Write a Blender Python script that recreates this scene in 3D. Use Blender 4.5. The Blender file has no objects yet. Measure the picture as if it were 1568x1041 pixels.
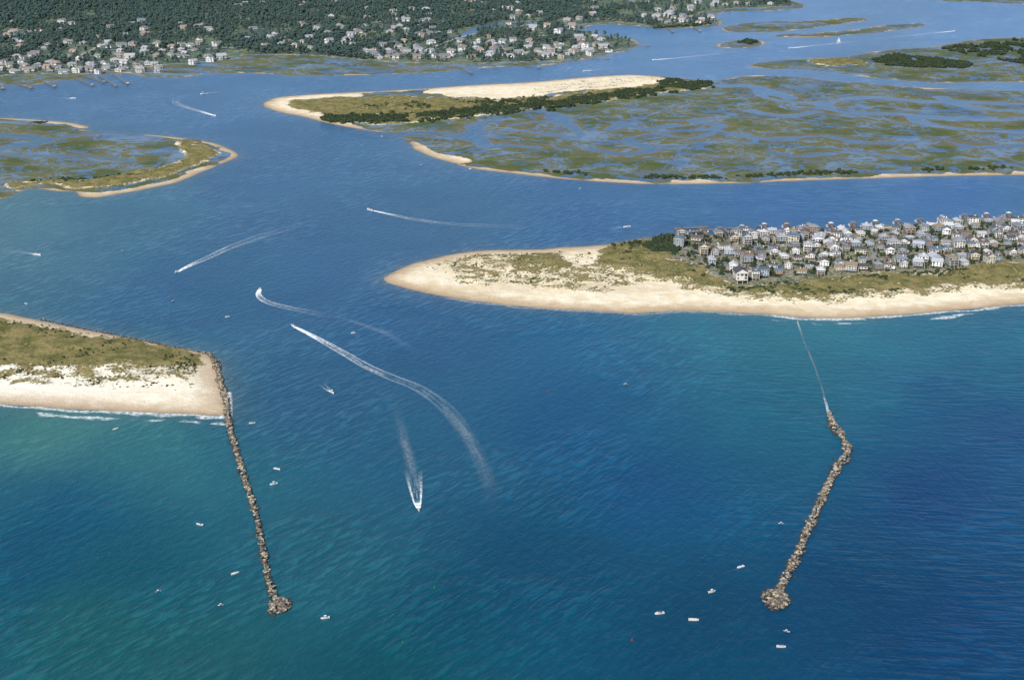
import bpy, math, random, time
import numpy as np
from mathutils import Vector, Matrix
T0=time.time()
random.seed(7); rng=np.random.default_rng(7)
scene=bpy.context.scene
scene.view_settings.view_transform='Standard'
try: scene.view_settings.look='None'
except Exception: pass
scene.view_settings.exposure=0

# ------------------------------------------------------------------ survey -> world (metres)
H=500.0; F=2178.0; TH=math.radians(20.17)
def W(x,y):
    x=np.asarray(x,float); y=np.asarray(y,float)
    dx=(x-784)/F; dy=-(y-520.5)/F
    fy=math.cos(TH)+dy*math.sin(TH); fz=-math.sin(TH)+dy*math.cos(TH)
    t=H/(-fz)
    return dx*t, fy*t
def WP(pts):
    a=np.array(pts,float); X,Y=W(a[:,0],a[:,1]); return np.stack([X,Y],1)

cam=bpy.data.cameras.new('camera'); co=bpy.data.objects.new('camera',cam); scene.collection.objects.link(co)
co.location=(0,0,H); co.rotation_euler=(math.radians(90)-TH,0,0)
cam.lens=50.0; cam.sensor_width=36; cam.clip_start=1; cam.clip_end=100000
scene.camera=co

# ------------------------------------------------------------------ light
SE=math.radians(44); SA=math.radians(30)
sun=bpy.data.lights.new('sun','SUN'); so=bpy.data.objects.new('sun',sun); scene.collection.objects.link(so)
d=Vector((math.cos(SE)*math.sin(SA),math.cos(SE)*math.cos(SA),-math.sin(SE)))
so.rotation_euler=d.to_track_quat('-Z','Y').to_euler(); so.location=(-300,-400,900)
sun.energy=4.9; sun.angle=math.radians(0.5); sun.color=(1,0.96,0.89)
w=bpy.data.worlds.new('World'); scene.world=w; w.use_nodes=True
nt=w.node_tree; sky=nt.nodes.new('ShaderNodeTexSky'); sky.sky_type='NISHITA'; sky.sun_disc=False
sky.sun_elevation=SE; sky.sun_rotation=math.pi+SA
nt.links.new(sky.outputs[0],nt.nodes['Background'].inputs[0]); nt.nodes['Background'].inputs[1].default_value=0.12

# ------------------------------------------------------------------ helpers
def lin(c):
    c=np.asarray(c,float)/255.0
    return np.where(c<=0.04045,c/12.92,((c+0.055)/1.055)**2.4)
def smooth_poly(P,closed=True,n=5):
    P=np.asarray(P,float); out=[]; N=len(P)
    R=N if closed else N-1
    for i in range(R):
        if closed: p0,p1,p2,p3=P[i-1],P[i],P[(i+1)%N],P[(i+2)%N]
        else: p0,p1,p2,p3=P[max(i-1,0)],P[i],P[i+1],P[min(i+2,N-1)]
        for k in range(n):
            t=k/n
            out.append(0.5*((2*p1)+(-p0+p2)*t+(2*p0-5*p1+4*p2-p3)*t*t+(-p0+3*p1-3*p2+p3)*t**3))
    if not closed: out.append(P[-1])
    return np.array(out)
def seg_dist(PX,PY,A,B):
    vx,vy=B-A; L=vx*vx+vy*vy+1e-9
    t=np.clip(((PX-A[0])*vx+(PY-A[1])*vy)/L,0,1)
    return (PX-A[0]-t*vx)**2+(PY-A[1]-t*vy)**2
def sdf_poly(PX,PY,poly,margin=150):
    out=np.full(PX.shape,-1e3)
    m=(PX>poly[:,0].min()-margin)&(PX<poly[:,0].max()+margin)&(PY>poly[:,1].min()-margin)&(PY<poly[:,1].max()+margin)
    x=PX[m]; y=PY[m]
    if x.size==0: return out
    d2=np.full(x.shape,1e12); ins=np.zeros(x.shape,bool); N=len(poly)
    for i in range(N):
        A=poly[i]; B=poly[(i+1)%N]
        d2=np.minimum(d2,seg_dist(x,y,A,B))
        if A[1]!=B[1]:
            c=((A[1]>y)!=(B[1]>y))&(x<(B[0]-A[0])*(y-A[1])/(B[1]-A[1])+A[0]); ins^=c
    dd=np.sqrt(d2); out[m]=np.where(ins,dd,-dd); return out
def line_dist(PX,PY,line,margin=200):
    out=np.full(PX.shape,1e3)
    m=(PX>line[:,0].min()-margin)&(PX<line[:,0].max()+margin)&(PY>line[:,1].min()-margin)&(PY<line[:,1].max()+margin)
    x=PX[m]; y=PY[m]
    if x.size==0: return out
    d2=np.full(x.shape,1e12)
    for i in range(len(line)-1): d2=np.minimum(d2,seg_dist(x,y,line[i],line[i+1]))
    out[m]=np.sqrt(d2); return out
def vnoise(x,y,seed=0):
    xi=np.floor(x).astype(np.int64); yi=np.floor(y).astype(np.int64); fx=x-xi; fy=y-yi
    fx=fx*fx*(3-2*fx); fy=fy*fy*(3-2*fy)
    def h(a,b):
        n=(a*374761393+b*668265263+seed*1442695041)&0x7fffffff
        n=((n^(n>>13))*1274126177)&0x7fffffff
        return ((n^(n>>16))&0xffff)/65535.0
    return (h(xi,yi)*(1-fx)+h(xi+1,yi)*fx)*(1-fy)+(h(xi,yi+1)*(1-fx)+h(xi+1,yi+1)*fx)*fy
def fbm(x,y,seed=0,o=4):
    s=0;a=1;t=0
    for k in range(o):
        s=s+a*vnoise(x,y,seed+k*17); t+=a; a*=.5; x=x*2.03+3.1; y=y*2.03+1.7
    return s/t

# ------------------------------------------------------------------ coast outlines
LAND={}
LAND['main']=[(-500,134),(-100,131),(0,130),(40,131),(75,126),(110,122),(150,118),(190,112),(230,118),(270,120),(310,114),(350,112),(400,113),(450,116),(500,116),(560,115),(620,113),(700,108),(760,103),(800,102),(840,100),(880,94),(930,84),(965,77),(978,68),(965,60),(930,56),(905,50),(896,42),(930,38),(975,40),(1010,45),(1060,43),(1098,40),(1103,31),(1090,24),(1120,18),(1180,17),(1226,13),(1228,6),(1190,-3),(1150,-20),(1120,-60),(1100,-120),(1100,-225),(-600,-225)]
LAND['B']=[(403,160),(412,154),(430,149),(490,144),(560,141),(650,136),(720,131),(800,127),(870,121),(960,115),(1015,118),(1060,122),(1090,126),(1110,122),(1150,116),(1210,118),(1300,126),(1400,134),(1500,138),(1568,140),(1900,150),(1900,264),(1568,268),(1400,271),(1250,276),(1100,281),(1000,282),(950,280),(850,273),(790,266),(720,257),(680,246),(655,238),(634,228),(632,221),(624,216),(616,209),(600,204),(572,201),(540,196),(500,188),(465,179),(435,173),(412,167)]
LAND['C']=[(-400,170),(-100,178),(0,181),(60,184),(110,189),(137,195),(128,199),(160,203),(230,207),(290,213),(335,222),(358,232),(364,239),(350,247),(310,263),(270,279),(220,290),(180,297),(150,302),(125,301),(116,293),(90,293),(60,290),(30,293),(0,304),(-100,312),(-400,322)]
LAND['D']=[(-500,440),(-200,465),(-60,474),(0,480),(50,489),(120,502),(200,518),(260,530),(310,540),(330,549),(338,565),(343,590),(350,632),(330,636),(280,634),(200,630),(100,625),(0,619),(-200,612),(-500,600)]
LAND['E']=[(588,428),(594,422),(612,412),(640,402),(690,390),(740,384),(790,383),(830,382),(860,379),(900,377),(940,373),(980,366),(1000,364),(1035,358),(1100,361),(1150,356),(1180,352),(1230,354),(1280,351),(1340,348),(1400,345),(1480,336),(1568,334),(1800,322),(2100,300),(2100,440),(1800,452),(1568,466),(1520,470),(1480,474),(1400,480),(1320,486),(1270,487),(1220,485),(1150,480),(1060,476),(1000,478),(960,479),(880,475),(800,469),(720,460),(660,450),(615,440),(596,434)]
LAND['F']=[(1150,100),(1190,93),(1300,87),(1340,79),(1440,71),(1480,63),(1568,58),(1900,52),(1900,132),(1568,126),(1450,127),(1380,123),(1300,115),(1230,107),(1170,105)]
LAND['G']=[(1190,54),(1290,48),(1340,41),(1412,36),(1405,42),(1340,50),(1260,57),(1200,57)]
LAND['I']=[(1098,69),(1125,63),(1150,61),(1172,66),(1150,73),(1110,74)]
LAND['K']=[(1108,42),(1170,33),(1230,33),(1300,28),(1330,31),(1250,42),(1180,50),(1120,49)]
LAND['L']=[(1400,-8),(1450,2),(1500,3),(1568,7),(1700,8),(2100,5),(2100,-200),(1300,-200),(1330,-60)]
LANDW={k:WP(smooth_poly(v,True,4)) for k,v in LAND.items()}
CREEKS=[([(605,207),(650,203),(690,205),(722,214),(760,222),(820,226)],13),([(735,190),(725,205),(745,222)],18),([(722,214),(745,204),(790,200),(840,205),(885,212),(880,196),(840,186),(780,192)],10),
 ([(880,196),(850,178),(838,182)],10),([(0,228),(40,222),(70,215),(40,210),(0,207)],13),([(70,215),(130,206),(160,202)],9),([(0,236),(60,240),(140,240),(200,246)],8),
 ([(1110,132),(1150,132),(1180,142),(1210,150)],22),([(1160,140),(1180,152),(1250,158),(1330,150),(1420,156),(1600,160)],14),([(1250,158),(1290,172),(1390,176),(1500,185),(1600,180)],13),
 ([(1390,176),(1420,190),(1500,200),(1600,204)],13),([(700,60),(745,40),(800,34),(860,40),(900,47)],14),([(750,112),(700,100),(640,104),(600,101)],8),([(330,118),(300,108),(240,106)],8),
 ([(905,230),(960,236),(1000,228),(960,215),(1000,205),(1060,212),(1100,200)],10),([(1100,200),(1180,214),(1260,208),(1330,220),(1440,214)],10),([(1090,180),(1060,186),(1110,192),(1080,200)],9),
 ([(930,200),(960,192),(990,198),(1030,192)],9),([(1180,234),(1230,240),(1300,232),(1380,242)],9),([(1440,214),(1500,226),(1600,222)],11),([(1150,170),(1200,178),(1250,172)],12),([(1440,150),(1500,168),(1600,170)],13)]
CREEKW=[(WP(smooth_poly(c,False,4)),wd) for c,wd in CREEKS]

def land_sdf(X,Y):
    dd=np.full(X.shape,-1e3)
    for k,p in LANDW.items(): dd=np.maximum(dd,sdf_poly(X,Y,p,400))
    for c,wd in CREEKW: dd=np.minimum(dd,line_dist(X,Y,c)-wd*(0.5+1.0*fbm(X/70,Y/70,5,2)))
    return dd
Z=[]
def poly(ch,val,pts,soft=20): Z.append(('p',ch,val,WP(smooth_poly(pts,True,3)),soft,0))
def line(ch,val,pts,hw,soft=6): Z.append(('l',ch,val,WP(smooth_poly(pts,False,4)),soft,hw))
for k in ('main','B','C','F','G','I','K','L'): poly('marsh',1,LAND[k],1)
FOREST=[(-500,112),(0,116),(60,114),(120,114),(190,108),(250,100),(330,94),(370,86),(430,84),(500,87),(560,93),(640,96),(700,98),(760,97),(830,95),(890,90),(930,80),(970,72),(965,64),(910,52),(890,40),(930,35),(975,37),(1010,42),(1060,40),(1094,37),(1098,30),(1070,22),(1110,14),(1180,12),(1215,8),(1180,-6),(1130,-25),(1090,-100),(1090,-220),(-500,-220)]
poly('forest',1,FOREST,25)
poly('forest',1,[(1430,-6),(1500,-3),(1600,-2),(2000,-4),(2000,-190),(1350,-190)],25)
SANDS=[[(403,160),(430,148),(480,144),(545,141),(552,148),(490,151),(445,155),(432,161),(455,170),(510,184),(560,196),(574,202),(540,199),(480,184),(430,175)],
 [(645,141),(700,133),(760,128),(810,126),(860,122),(920,117),(965,114),(1012,118),(1020,124),(990,130),(940,135),(880,141),(830,147),(780,152),(720,150),(680,147)],
 [(632,219),(650,221),(668,233),(712,244),(714,252),(690,250),(650,240),(630,229)]]
MIDG=[(440,156),(500,151),(650,148),(720,152),(800,152),(900,141),(1010,128),(1083,128),(1085,136),(1000,145),(900,158),(800,172),(700,183),(580,192),(520,184),(450,168)]
poly('grass',.85,MIDG,12); poly('marsh',0,MIDG,12)
for s in SANDS:
    for ch in ('grass','marsh'): poly(ch,0,s,8)
poly('grass',.36,[(815,136),(900,124),(1010,119),(1015,124),(940,134),(880,140),(830,146)],8)
for L_,hw in [([(720,257),(850,272),(950,279),(1000,281),(1100,280),(1250,275),(1400,270),(1568,267),(1800,265)],6),([(225,207),(290,213),(335,222),(360,236),(345,248),(310,262),(270,278),(200,293),(150,301),(120,299)],11),
     ([(30,292),(60,291),(92,293)],8),([(-100,178),(0,181),(60,184),(132,194)],7),([(556,142),(650,137),(720,132)],5)]:
    for ch in ('grass','marsh'): line(ch,0,L_,hw)
CG=[(265,216),(325,228),(335,238),(300,255),(262,270),(200,283),(140,288),(60,284),(20,288),(20,280),(120,276),(220,262),(280,244)]
poly('grass',.9,CG,10); poly('marsh',0,CG,10)
poly('grass',.9,[(1235,92),(1300,90),(1330,98),(1270,102)],10); poly('marsh',.2,[(1235,92),(1300,90),(1330,98),(1270,102)],10)
poly('grass',1,[(-500,448),(-200,470),(0,486),(60,496),(150,512),(240,529),(300,543),(306,556),(250,562),(200,562),(100,568),(50,566),(0,562),(-200,552),(-500,530)],7)
poly('grass',.55,[(-500,528),(0,558),(100,562),(200,560),(306,552),(310,570),(290,598),(250,587),(200,592),(100,588),(0,590),(-500,560)],10)
poly('grass',.53,[(670,398),(760,390),(900,398),(1000,412),(1040,430),(900,448),(750,440),(680,427)],14)
poly('grass',.74,[(778,394),(850,387),(890,384),(915,402),(890,405),(860,412),(820,414),(792,404)],8)
poly('grass',.05,[(870,382),(915,376),(925,384),(922,400),(880,404),(862,396)],6)
poly('grass',.95,[(928,376),(990,364),(1040,358),(1070,400),(1010,397),(980,404),(930,406),(915,400)],8)
poly('grass',.85,[(1000,396),(1060,405),(1130,437),(1250,425),(1400,418),(1568,402),(1800,390),(1800,436),(1568,438),(1400,449),(1250,457),(1130,453),(1050,435),(960,408)],12)
poly('grass',.54,[(1040,428),(1130,448),(1250,452),(1400,443),(1568,432),(1800,430),(1800,442),(1568,446),(1400,457),(1250,466),(1130,462),(1030,442)],8)
poly('dev',1,[(1030,360),(1100,362),(1180,354),(1280,352),(1400,346),(1480,337),(1800,325),(2100,303),(2100,380),(1800,392),(1568,404),(1400,418),(1250,428),(1130,438),(1060,406),(1025,393)],8)

def grid(ys,xs):
    PX,PY=np.meshgrid(xs,ys); X,Y=W(PX,PY); return PX,PY,X,Y
def make_grid_mesh(name,X,Y,Zz,mask=None):
    R,C=X.shape; idx=np.arange(R*C).reshape(R,C)
    q=np.stack([idx[:-1,:-1],idx[1:,:-1],idx[1:,1:],idx[:-1,1:]],-1).reshape(-1,4)
    if mask is not None: q=q[mask.reshape(-1)[q].any(1)]
    used=np.zeros(R*C,bool); used[q.reshape(-1)]=True
    remap=np.cumsum(used)-1; q=remap[q]
    V=np.stack([X.ravel(),Y.ravel(),Zz.ravel()],1)[used].astype(np.float32)
    me=bpy.data.meshes.new(name); me.vertices.add(len(V)); me.vertices.foreach_set('co',V.ravel())
    me.loops.add(q.size); me.loops.foreach_set('vertex_index',q.ravel().astype(np.int32))
    me.polygons.add(len(q)); me.polygons.foreach_set('loop_start',np.arange(0,q.size,4,dtype=np.int32))
    me.polygons.foreach_set('use_smooth',np.ones(len(q),bool))
    me.update(calc_edges=True)
    ob=bpy.data.objects.new(name,me); scene.collection.objects.link(ob)
    return ob,used
def fattr(me,name,a):
    at=me.attributes.new(name,'FLOAT','POINT'); at.data.foreach_set('value',np.ascontiguousarray(a,dtype=np.float32))
def cattr(me,name,rgb):
    a=np.ones((len(rgb),4),np.float32); a[:,:3]=rgb
    at=me.attributes.new(name,'FLOAT_COLOR','POINT'); at.data.foreach_set('color',a.ravel())

# ------------------------------------------------------------------ node helper
class NB:
    def __init__(s,name):
        s.m=bpy.data.materials.new(name); s.m.use_nodes=True; s.t=s.m.node_tree; s.b=s.t.nodes['Principled BSDF']; s.out=s.t.nodes['Material Output']
    def n(s,t,**k):
        x=s.t.nodes.new(t)
        for a,b in k.items(): setattr(x,a,b)
        return x
    def l(s,a,b): s.t.links.new(a,b)
    def put(s,sock,v):
        if hasattr(v,'links'): s.l(v,sock)
        else:
            if isinstance(v,(tuple,list,np.ndarray)) and len(v)==3 and sock.type=='RGBA': v=(*v,1)
            sock.default_value=v
    def pos(s):
        if not hasattr(s,'_p'): s._p=s.n('ShaderNodeNewGeometry').outputs['Position']
        return s._p
    def noise(s,scale,detail=3,rough=.55,dist=0,vec=None,stretch=None,rotz=0,crest=None):
        x=s.n('ShaderNodeTexNoise'); x.inputs['Scale'].default_value=scale; x.inputs['Detail'].default_value=detail
        x.inputs['Roughness'].default_value=rough; x.inputs['Distortion'].default_value=dist
        v=vec or s.pos()
        if stretch:
            mp=s.n('ShaderNodeMapping'); mp.inputs['Scale'].default_value=stretch; mp.inputs['Rotation'].default_value=(0,0,rotz); s.l(v,mp.inputs[0]); v=mp.outputs[0]
        if crest:  # (long, short, angle): elongated along the given ground direction
            mp=s.n('ShaderNodeMapping',vector_type='TEXTURE'); mp.inputs['Scale'].default_value=(crest[0],crest[1],1); mp.inputs['Rotation'].default_value=(0,0,math.radians(crest[2])); s.l(v,mp.inputs[0]); v=mp.outputs[0]
        s.l(v,x.inputs['Vector']); return x.outputs['Fac']
    def math(s,op,a,b=0,c=0,clamp=False):
        x=s.n('ShaderNodeMath',operation=op); x.use_clamp=clamp
        s.put(x.inputs[0],a); s.put(x.inputs[1],b)
        if len(x.inputs)>2: s.put(x.inputs[2],c)
        return x.outputs[0]
    def ss(s,v,a,b,lo=0,hi=1):
        x=s.n('ShaderNodeMapRange'); x.interpolation_type='SMOOTHSTEP'; s.put(x.inputs['Value'],v)
        x.inputs['From Min'].default_value=a; x.inputs['From Max'].default_value=b; x.inputs['To Min'].default_value=lo; x.inputs['To Max'].default_value=hi
        return x.outputs[0]
    def mix(s,f,a,b,mode='MIX'):
        x=s.n('ShaderNodeMix',data_type='RGBA',blend_type=mode); s.put(x.inputs[0],f); s.put(x.inputs[6],a); s.put(x.inputs[7],b); return x.outputs[2]
    def attr(s,name,out='Fac'):
        x=s.n('ShaderNodeAttribute'); x.attribute_name=name; return x.outputs[out]
    def bump(s,h,strength,dist,normal=None):
        x=s.n('ShaderNodeBump'); x.inputs['Strength'].default_value=strength; x.inputs['Distance'].default_value=dist; s.l(h,x.inputs['Height'])
        if normal: s.l(normal,x.inputs['Normal'])
        return x.outputs[0]
    def set(s,**k):
        for a,b in k.items(): s.put(s.b.inputs[a.replace('_',' ')],b)

# ------------------------------------------------------------------ terrain
ys=np.concatenate([[-225,-200,-170,-140,-110,-85,-65,-50,-38,-28,-20],np.arange(-14,330,1.15),np.arange(330,660,1.5),[680,720]])
xs=np.concatenate([[-560,-420,-320,-240,-180,-130,-90,-60,-40],np.arange(-25,1594,2.1),[1610,1630,1660,1700,1760,1830,1920,2040,2150]])
PX,PY,X,Y=grid(ys,xs); sh=X.shape; x=X.ravel(); y=Y.ravel()
S=land_sdf(x,y)
ch={k:np.zeros(x.shape) for k in ('grass','marsh','forest','dev')}
wx=x+(fbm(x/35,y/35,11,3)-.5)*26; wy=y+(fbm(x/35,y/35,23,3)-.5)*40
for t,c,v,P,soft,hw in Z:
    s_=sdf_poly(wx,wy,P,60) if t=='p' else hw-line_dist(wx,wy,P,60)
    m=np.clip(.5+s_/(2*soft),0,1)
    if c=='forest': ch['marsh']*=(1-m)
    ch[c]=ch[c]*(1-m)+v*m
mm=ch['marsh']
S=S+(fbm(x/45,y/45,3,4)-.5)*(5+24*mm)*np.clip((1300-np.abs(S))/1300,0,1)
dune=fbm(x/22,y/22,31,4); dune2=fbm(x/70,y/70,37,3)
zz=np.clip(S*0.055,-4,1.5)
inl=np.clip((S-18)/30,0,1)
gr=np.clip(ch['grass']*1.6,0.25,1)
zz=zz+inl*gr*(1-ch['dev'])*(1-mm)*(1-ch['forest'])*(np.clip(dune-.35,0,1)*7+(dune2-.5)*3)
zz=np.where((mm>.5)&(zz>0.35),0.35+(zz-.35)*.1,zz)
terr,used=make_grid_mesh('ground_terrain',X,Y,zz.reshape(sh),(S>-25).reshape(sh))
me=terr.data
for k in ch: fattr(me,'z_'+k,ch[k][used])
fattr(me,'shore',S[used])
wl_=np.exp(-((x+560)/260)**2)*(y<1400)
fattr(me,'z_white',np.clip(wl_,0,1)[used])
print('terrain',len(me.vertices),time.time()-T0)

b=NB('coastal_ground')
g=b.attr('z_grass'); ma=b.attr('z_marsh'); fo=b.attr('z_forest'); dv=b.attr('z_dev'); shr=b.attr('shore'); wh=b.attr('z_white')
n_f=b.noise(.35,4,.6); n_m=b.noise(.06,5,.62); n_l=b.noise(.012,4,.6); n_xl=b.noise(.004,3)
sand=b.mix(b.ss(n_m,.35,.65),(.70,.60,.42),(.82,.75,.60))
sand=b.mix(b.ss(n_f,.3,.75,0,.3),sand,(.58,.46,.29))
tid=b.noise(.02,3,.5,0,None,(0.3,1.4,1),0.1)
sand=b.mix(b.ss(tid,.5,.6,0,.4),sand,(.56,.44,.28))
sand=b.mix(b.math('MULTIPLY',wh,.75),sand,(.88,.84,.75))
wet=b.ss(b.math('ADD',shr,b.math('MULTIPLY',n_m,22)),13,46,1,0)
sand=b.mix(b.math('MULTIPLY',wet,.85),sand,(.40,.29,.18))
wet2=b.ss(b.math('ADD',shr,b.math('MULTIPLY',n_m,8)),4,12,1,0)
sand=b.mix(b.math('MULTIPLY',wet2,.6),sand,(.24,.19,.13))
grass=b.mix(b.ss(n_m,.38,.62),(.115,.115,.036),(.24,.195,.085))
grass=b.mix(b.ss(n_f,.52,.68,0,.8),grass,(.04,.055,.02))
gm=b.math('ADD',g,b.math('ADD',b.math('MULTIPLY',b.math('SUBTRACT',n_m,.5),1.7),b.math('MULTIPLY',b.math('SUBTRACT',n_f,.5),1.3)))
col=b.mix(b.ss(gm,.42,.60),sand,grass)
ms=b.noise(.03,5,.65,0,None,(.6,1.3,1),.2)
mc=b.mix(b.ss(n_l,.38,.62),(.070,.095,.034),(.128,.130,.050))
mc=b.mix(b.ss(ms,.49,.66,0,.6),mc,(.14,.118,.062))
mc=b.mix(b.ss(n_f,.5,.7,0,.45),mc,(.050,.070,.03))
mud=b.ss(b.math('ADD',b.noise(.012,6,.68,.6,None,(.7,1.3,1),.4),b.ss(n_xl,.4,.6,-.06,.04)),.54,.61,0,.65)
mc=b.mix(mud,mc,(.12,.145,.17))
mc=b.mix(b.ss(shr,22,6,0,.7),mc,(.15,.125,.058))
cn=b.noise(.0042,4,.55,1.4); cn2=b.noise(.012,3,.55,1.6); cn3=b.noise(.028,2,.5,1.5)
ck=b.ss(b.math('ABSOLUTE',b.math('SUBTRACT',cn,.5)),.006,.016,1,0)
ck2=b.ss(b.math('ABSOLUTE',b.math('SUBTRACT',cn2,.47)),.009,.026,1,0)
ck2=b.math('MULTIPLY',ck2,b.ss(n_xl,.38,.50))
ck3=b.math('MULTIPLY',b.ss(b.math('ABSOLUTE',b.math('SUBTRACT',cn3,.5)),.012,.045,.85,0),b.ss(n_l,.45,.57))
pool=b.ss(b.noise(.011,5,.65,1.0,None,(.8,1.2,1),1.3),.575,.62)
wat=b.math('MAXIMUM',b.math('MAXIMUM',b.math('MAXIMUM',ck,ck2),ck3),pool)
mc=b.mix(b.math('MULTIPLY',wat,.95),mc,b.mix(b.ss(n_l,.4,.6),(.075,.145,.265),(.13,.21,.32)))
col=b.mix(b.ss(b.math('ADD',ma,b.math('MULTIPLY',b.math('SUBTRACT',n_m,.5),.6)),.35,.6),col,mc)
ff=b.mix(b.ss(n_l,.4,.62),(.055,.088,.075),(.115,.150,.095))  # bluish floor tint, distance haze put into the ground colour
ff=b.mix(b.ss(n_m,.56,.66),ff,(.30,.30,.27))
col=b.mix(b.ss(fo,.4,.6),col,ff)
dc=b.mix(b.ss(n_m,.42,.6),(.065,.090,.033),(.18,.17,.11))
dc=b.mix(b.ss(n_f,.48,.62),dc,(.33,.30,.25))
col=b.mix(b.ss(dv,.4,.6),col,dc)
b.set(Base_Color=col,Roughness=.9)
b.b.inputs['Specular IOR Level'].default_value=.12
b.l(b.bump(b.math('ADD',n_f,b.math('MULTIPLY',n_m,2)),.6,1.2),b.b.inputs['Normal'])
me.materials.append(b.m)

# ------------------------------------------------------------------ water
ys=np.concatenate([[-232,-215,-190,-160,-120,-80,-50,-30],np.arange(-15,620,2.0),np.arange(620,1060,4),[1080,1120,1180,1260,1400,1600,1900,2400]])
xs=np.concatenate([[-900,-600,-420,-320,-240,-180,-130,-90,-60,-40],np.arange(-24,1596,3.2),[1610,1630,1660,1700,1760,1830,1920,2040,2250,2600]])
PX,PY,X,Y=grid(ys,xs); sh=X.shape; x=X.ravel(); y=Y.ravel()
CP=[(100,150,62,108,150),(400,130,62,110,154),(700,112,68,116,160),(1000,90,76,124,170),(1200,30,78,126,176),(1500,50,82,130,180),(1400,100,74,118,160),(150,340,50,102,130),(20,325,66,114,130),(450,250,48,96,138),(900,320,42,92,140),(1450,300,46,98,154),(1200,320,42,94,146),  # far points lifted: distance haze mixed into the water colour
 (250,450,38,88,128),(650,370,48,96,132),(600,500,32,84,126),(500,400,42,90,132),(900,520,24,86,126),(1100,505,30,102,126),(1400,510,30,104,128),(1540,500,24,96,124),(1230,570,24,98,120),(1450,600,10,74,114),(1190,650,18,88,114),(1250,520,34,110,128),
 (850,650,16,76,118),(1000,750,12,72,114),(600,700,28,84,114),(250,668,44,108,116),(60,650,54,114,116),(450,600,32,84,120),(320,690,30,94,114),(100,760,10,76,108),(150,950,26,88,94),(300,1000,28,86,94),(480,850,28,86,106),(700,950,16,74,98),(850,880,12,72,102),
 (1050,950,10,68,97),(1400,750,6,63,110),(1450,950,5,60,102),(1300,900,8,64,100),(600,1030,18,78,92),(1550,650,6,65,112),(200,850,16,80,100),(1550,560,16,86,118),(30,850,10,76,104)]
cp=np.array(CP,float); cols=lin(cp[:,2:5])
px=np.clip(PX.ravel(),-100,1700); py=np.clip(PY.ravel(),-50,1100)
px=px+(fbm(x/120,y/200,91,4)-.5)*150; py=py+(fbm(x/120,y/200,97,4)-.5)*60
acc=np.zeros((len(px),3)); ws=np.zeros(len(px))
for i in range(len(cp)):
    d2=((px-cp[i,0])/1.5)**2+(py-cp[i,1])**2
    wgt=1/(d2+2200)**1.6; acc+=wgt[:,None]*cols[i]; ws+=wgt
wc=acc/ws[:,None]
S=land_sdf(x,y); S=S+(fbm(x/45,y/45,3,4)-.5)*5
sh_=np.exp(np.clip(S,-200,0)/11.0)[:,None]
wc=wc*(1-.4*sh_)+np.array([.13,.18,.18])*.4*sh_
wc=np.clip(wc*np.array([1.0,.87,.85])-np.array([.004,.005,.009]),.0015,1)
water,used=make_grid_mesh('sea_water',X,Y,np.zeros(sh)); me=water.data
cattr(me,'wcol',wc); fattr(me,'shore',S)
surf=np.zeros(x.shape)
for P in (LANDW['E'],LANDW['D']):
    surf=np.where(sdf_poly(x,y,P,60)>-60,1,surf)
ocean=((PY.ravel()>455)&(PX.ravel()>600))|((PY.ravel()>600)&(PX.ravel()<355))
surf=surf*ocean*np.where(PX.ravel()<1180,np.where(PX.ravel()<400,1.,.35),1.)
fattr(me,'surf',surf)
b=NB('sea_water_surface')
wcol=b.attr('wcol','Color'); shr=b.attr('shore'); su=b.attr('surf')
sx=b.n('ShaderNodeSeparateXYZ'); b.l(b.pos(),sx.inputs[0])
big=b.noise(.006,5,.6,.5); n1=b.noise(.14,4,.65,.3,None,(1.3,.8,1))
swA=b.noise(.16,2,.5,.5,None,None,0,(3.2,.9,52)); swB=b.noise(.14,2,.5,.5,None,None,0,(4.0,.8,-6))
side=b.ss(sx.outputs[0],60,330)
sw=b.mix(side,swA,swB)
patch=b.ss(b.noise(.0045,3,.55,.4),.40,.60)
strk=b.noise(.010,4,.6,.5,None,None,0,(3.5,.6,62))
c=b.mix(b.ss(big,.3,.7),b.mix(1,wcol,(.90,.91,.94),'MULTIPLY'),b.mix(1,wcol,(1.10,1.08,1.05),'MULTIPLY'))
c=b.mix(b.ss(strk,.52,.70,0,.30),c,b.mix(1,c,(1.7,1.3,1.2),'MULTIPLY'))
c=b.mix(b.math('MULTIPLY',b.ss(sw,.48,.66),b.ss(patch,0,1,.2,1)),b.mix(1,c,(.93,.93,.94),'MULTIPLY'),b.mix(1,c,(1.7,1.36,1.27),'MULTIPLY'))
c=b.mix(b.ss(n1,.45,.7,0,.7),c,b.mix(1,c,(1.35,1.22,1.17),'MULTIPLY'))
fn=b.noise(.05,4,.6,0,None,(.5,1.3,1),0)
dist=b.math('ADD',shr,b.math('MULTIPLY',b.math('SUBTRACT',fn,.5),22))
f1=b.ss(b.math('ABSOLUTE',b.math('ADD',dist,3.0)),1.0,4.0,1,0)
f2=b.math('MULTIPLY',b.ss(b.math('ABSOLUTE',b.math('ADD',dist,17)),1.0,4.5,1,0),b.ss(b.noise(.02,3),.47,.55))
f2=b.math('MULTIPLY',f2,b.ss(su,.6,.95))
foam=b.math('MULTIPLY',b.math('MAXIMUM',f1,f2),su,0,True)
foam=b.math('MULTIPLY',foam,b.ss(b.noise(.3,4),.38,.60,.25,1))
c=b.mix(b.math('MULTIPLY',foam,.85),c,(.75,.78,.78))
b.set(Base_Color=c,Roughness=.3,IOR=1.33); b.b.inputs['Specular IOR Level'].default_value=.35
hgt=b.math('ADD',n1,b.math('MULTIPLY',sw,b.ss(patch,0,1,.6,1.7)))
b.l(b.bump(hgt,.7,1.4),b.b.inputs['Normal'])
me.materials.append(b.m)
print('water',len(me.vertices),time.time()-T0)
bm_v=[(-60000,-60000,-8),(60000,-60000,-8),(60000,60000,-8),(-60000,60000,-8)]
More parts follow.
